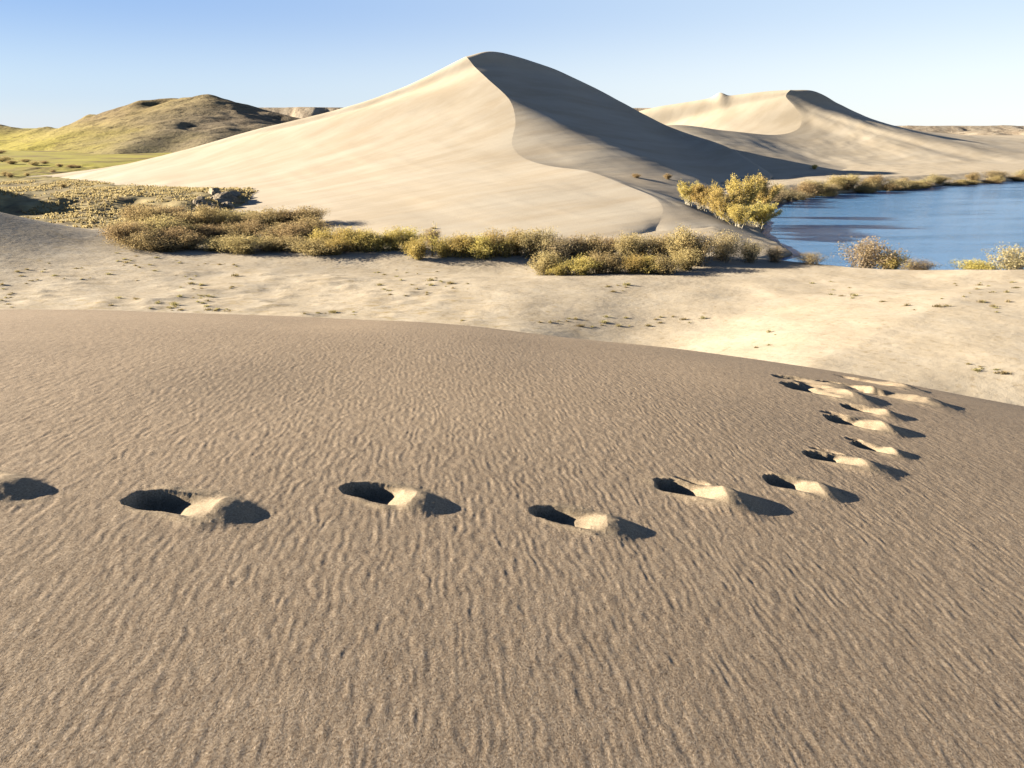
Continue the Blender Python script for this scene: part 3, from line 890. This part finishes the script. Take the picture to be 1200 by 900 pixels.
# ------------------------------------------------------------------ trees at the lake
def tree_meshes(seed, h, w, trunks, leaves, leaf):
    rnd = random.Random(seed)
    V, Fc = [], []; paths = []
    for s in range(trunks):
        az = rnd.uniform(0, 6.283); lean = rnd.random() ** 0.6
        hh = h * (1 - 0.35 * lean ** 2) * rnd.uniform(0.85, 1.03)
        rad = w * 0.46 * lean
        bx, by = rnd.gauss(0, w * 0.07), rnd.gauss(0, w * 0.07)
        path = [(bx + rad * (i / 6) ** 1.25 * math.cos(az) + rnd.gauss(0, .012 * h), by + rad * (i / 6) ** 1.25 * math.sin(az) + rnd.gauss(0, .012 * h), hh * i / 6 - (0.2 if i == 0 else 0)) for i in range(7)]
        tube_tris(path, 0.010 * h, 0.002 * h, V, Fc)
        for b in range(6):
            i = rnd.randrange(2, 6); p = path[i]; a2 = az + rnd.gauss(0, 1.2); ln = h * rnd.uniform(.10, .22)
            br = [p, (p[0] + ln * .5 * math.cos(a2), p[1] + ln * .5 * math.sin(a2), p[2] + ln * .55), (p[0] + ln * .75 * math.cos(a2), p[1] + ln * .75 * math.sin(a2), p[2] + ln * 1.15)]
            tube_tris(br, 0.004 * h, 0.001 * h, V, Fc); paths.append(br)
        paths.append(path[1:]); paths.append(path[2:]); paths.append(path[4:])
    LV = np.empty((leaves, 4, 3))
    for k in range(leaves):
        p = paths[rnd.randrange(len(paths))]; n = len(p) - 1
        f = rnd.random() ** .7 * n; i = min(int(f), n - 1); f -= i
        c = np.array([p[i][q] * (1 - f) + p[i + 1][q] * f for q in range(3)])
        c = c + np.array([rnd.gauss(0, .028 * h), rnd.gauss(0, .028 * h), rnd.gauss(0, .03 * h)])
        a = np.array([rnd.gauss(0, 1), rnd.gauss(0, 1), rnd.gauss(0, 1) + .9]); a /= np.linalg.norm(a)
        b_ = np.cross(a, [rnd.gauss(0, 1), rnd.gauss(0, 1), rnd.gauss(0, 1)]); b_ /= np.linalg.norm(b_) + 1e-9
        s = leaf * rnd.uniform(.6, 1.3)
        LV[k] = [c - a * s * .6, c + b_ * s * .3, c + a * s * .6, c - b_ * s * .3]
    return np_mesh('trunk', V, Fc, M['pale']), np_mesh('crown', LV.reshape(-1, 3), np.arange(leaves * 4).reshape(-1, 4), M['gold'], smooth=False)
TV = [tree_meshes(300 + i, 8.0, 7.0, 20, 13000, 0.20) for i in range(4)]
for i, (px, py, hp, wp, lab) in enumerate((
        (806, 240, 27, 34, 'leftmost small golden tree by the lake, pale stems bare at its foot'),
        (821, 246, 30, 36, 'second small golden tree from the left by the lake, rounded crown'),
        (834, 250, 35, 16, 'slim pointed golden tree between the small rounded trees and the pale one'),
        (848, 258, 38, 46, 'pale yellow round tree in the front of the lakeside grove'),
        (868, 256, 50, 46, 'tallest golden tree of the lakeside grove'),
        (889, 252, 43, 44, 'tall golden tree nearest the water, right of the tallest one'),
        (888, 266, 29, 48, 'low spreading golden tree at the shaded water edge'),
        (866, 266, 28, 42, 'low golden tree in front of the tallest one'))):
    p = hit(px, py) or Vector(at(px, py, 130))
    k = (p - Vector((0, 0, CAM_Z))).dot(Vector((0, math.cos(PITCH), -math.sin(PITCH)))) / FPX
    st, fo = TV[i % 4]
    r = empty('lakeside_tree', p - Vector((0, 0, 0.1)))
    r.rotation_euler = (0, 0, R.uniform(0, 6.28)); r.scale = (wp * k / 7.0, wp * k / 7.0, hp * k / 8.0)
    obj('trunk', st, r); obj('crown', fo, r)
    tag(r, lab, 'tree', 'golden trees at the lake')

# dark bushes scattered over the far meadow
for k_, (px, py, hp, wp) in enumerate(((4, 186, 6, 22), (14, 190, 5, 16), (30, 188, 4, 14), (40, 191, 5, 14), (52, 190, 4, 12), (70, 193.5, 4, 10), (84, 194.5, 4, 14), (92, 195, 3, 10),
                     (6, 203, 6, 10), (12, 205, 6, 12), (32, 204, 4, 8), (62, 200, 3, 8), (74, 217, 5, 10), (0, 178, 4, 20))):
    p = hit(px, py + hp * .5)
    if p is None: continue
    k = (p - Vector((0, 0, CAM_Z))).dot(Vector((0, math.cos(PITCH), -math.sin(PITCH)))) / FPX
    shrub('olive', p - Vector((0, 0, .1)), hp * k, wp * k, 'small dark bush on the far yellow-green meadow below the hills', 'dark bushes on the far meadow')
# dry brush on the slopes of the dunes
for px, py, hp, wp, lab in ((508, 268, 3, 8, 'tiny dark brush alone on the bright lower face of the big dune'),
                            (745, 208, 5, 14, 'small dry bush on the shaded slope left of the golden trees'),
                            (782, 210, 7, 12, 'dry bush just left of the leftmost golden tree'),
                            (954, 198, 6, 9, 'small yellow bush alone on the far dune slope above the lake')):
    p = hit(px, py)
    k = (p - Vector((0, 0, CAM_Z))).dot(Vector((0, math.cos(PITCH), -math.sin(PITCH)))) / FPX
    shrub('yellow' if 'yellow' in lab else 'olive', p - Vector((0, 0, .1)), hp * k, wp * k, lab, None)

def rock_mesh(seed):
    rnd = np.random.default_rng(seed)
    nu, nv = 9, 14
    u = np.linspace(0.0, math.pi, nu); v = np.linspace(0, 2 * math.pi, nv)
    U, W = np.meshgrid(u, v, indexing='ij')
    P = np.stack([np.sin(U) * np.cos(W), np.sin(U) * np.sin(W), np.cos(U)], -1)
    for k in range(7):
        n_ = rnd.normal(size=3); n_ /= np.linalg.norm(n_)
        d_ = P @ n_; c_ = rnd.uniform(.45, .8)
        P = P - np.maximum(d_ - c_, 0)[..., None] * n_
    P = P * rnd.uniform(.75, 1.2, 3)
    return np_mesh('bank_rock', P.reshape(-1, 3), grid_faces(nu, nv), M['rock'], smooth=False)
ROCK = [rock_mesh(900 + i) for i in range(5)]
for i in range(38):
    px = R.uniform(232, 275); py = R.uniform(226, 247)
    if px < 245 and py < 238: py += 8
    p = hit(px, py)
    if p is None: continue
    sc = R.uniform(.45, 1.25) * (1.3 if px > 250 else .8)
    o = obj('bank_rock', ROCK[i % 5]); o.location = p + Vector((0, 0, .1)); o.scale = (sc * 1.3, sc, sc * .75)
    o.rotation_euler = (R.uniform(-.4, .4), R.uniform(-.4, .4), R.uniform(0, 6))
    tag(o, 'rough grey-brown rock in the pile where the grassy bank meets the big dune', 'rock', 'rocks at the end of the bank')

# ------------------------------------------------------------------ grass tufts
def tuft_mesh(seed, blades, h, w, mat):
    rnd = random.Random(seed); LV = []
    for b in range(blades):
        az = rnd.uniform(0, 6.283); r0 = abs(rnd.gauss(0, w * .3)); a0 = rnd.uniform(0, 6.283)
        bx, by = r0 * math.cos(a0), r0 * math.sin(a0)
        hh = h * rnd.uniform(.5, 1.1) * (1 - .4 * min(1, r0 / w)); ln = rnd.uniform(.15, .75) * hh
        wd = 0.05 * h
        tx, ty = -math.sin(az) * wd, math.cos(az) * wd
        LV.append([(bx - tx, by - ty, -.03), (bx + tx, by + ty, -.03), (bx + ln * math.cos(az) + tx * .3, by + ln * math.sin(az) + ty * .3, hh), (bx + ln * math.cos(az) - tx * .3, by + ln * math.sin(az) - ty * .3, hh)])
    LV = np.array(LV)
    return np_mesh('grass_tuft', LV.reshape(-1, 3), np.arange(len(LV) * 4).reshape(-1, 4), mat, smooth=False)
TUFT = [tuft_mesh(500 + i, 90, .30, .42, M['straw']) for i in range(5)]
n = 0; tries = 0
while n < 220 and tries < 6000:
    tries += 1
    px = R.uniform(0, 1200)
    ytop = np.interp(px, [0, 150, 300, 600, 800, 1200], [320, 290, 300, 322, 330, 330])
    ybot = np.interp(px, [0, 300, 500, 700, 900, 1200], [360, 366, 376, 396, 424, 440])
    py = ytop + (ybot - ytop) * R.random() ** (0.8 if px < 700 else 1.3)
    if noise(px * 0.012, py * 0.05, 33) < (-0.12 if px < 560 else 0.42): continue
    p = hit(px, py)
    if p is None: continue
    o = obj('grass_tuft', TUFT[n % 5]); o.location = p
    s = R.uniform(0.3, 0.8) * (1.7 if R.random() < .12 else 1)
    o.scale = (s * R.uniform(1, 2.2), s * R.uniform(.8, 1.3), s * R.uniform(.5, .9)); o.rotation_euler = (0, 0, R.uniform(-.3, .3))
    tag(o, 'low dry grass tuft on the pale sand between the near dune and the bushes', 'grass', 'dry grass tufts on the hollow sand')
    n += 1

# dry grass of the terrace: nobody could count it
def scatter_quads(name, pts_, h, w, mat):
    LV = []
    for (x, y, z) in pts_:
        for b in range(3):
            az = R.uniform(0, 6.283); hh = h * R.uniform(.5, 1.3); ww = w * R.uniform(.5, 1.2)
            dx, dy = ww * math.cos(az), ww * math.sin(az); lx_, ly_ = R.gauss(0, hh * .35), R.gauss(0, hh * .35)
            LV.append([(x - dx, y - dy, z - .05), (x + dx, y + dy, z - .05), (x + dx * .7 + lx_, y + dy * .7 + ly_, z + hh), (x - dx * .7 + lx_, y - dy * .7 + ly_, z + hh)])
    LV = np.array(LV)
    return obj(name, np_mesh(name, LV.reshape(-1, 3), np.arange(len(LV) * 4).reshape(-1, 4), mat, smooth=False))
pp = []
while len(pp) < 9000:
    x = R.uniform(-135, -36); y = R.uniform(98, 190)
    if noise(x * .16, y * .16, 44) + 0.4 * R.random() < 0.05: continue
    if x > -140 * y / 190 and not (-0.82 * y < x < -0.28 * y): continue
    pp.append((x, y, float(base_z(np.array(x), np.array(y)))))
tag(scatter_quads('dry_grass', pp, 0.30, 0.16, M['straw']), kind='stuff')
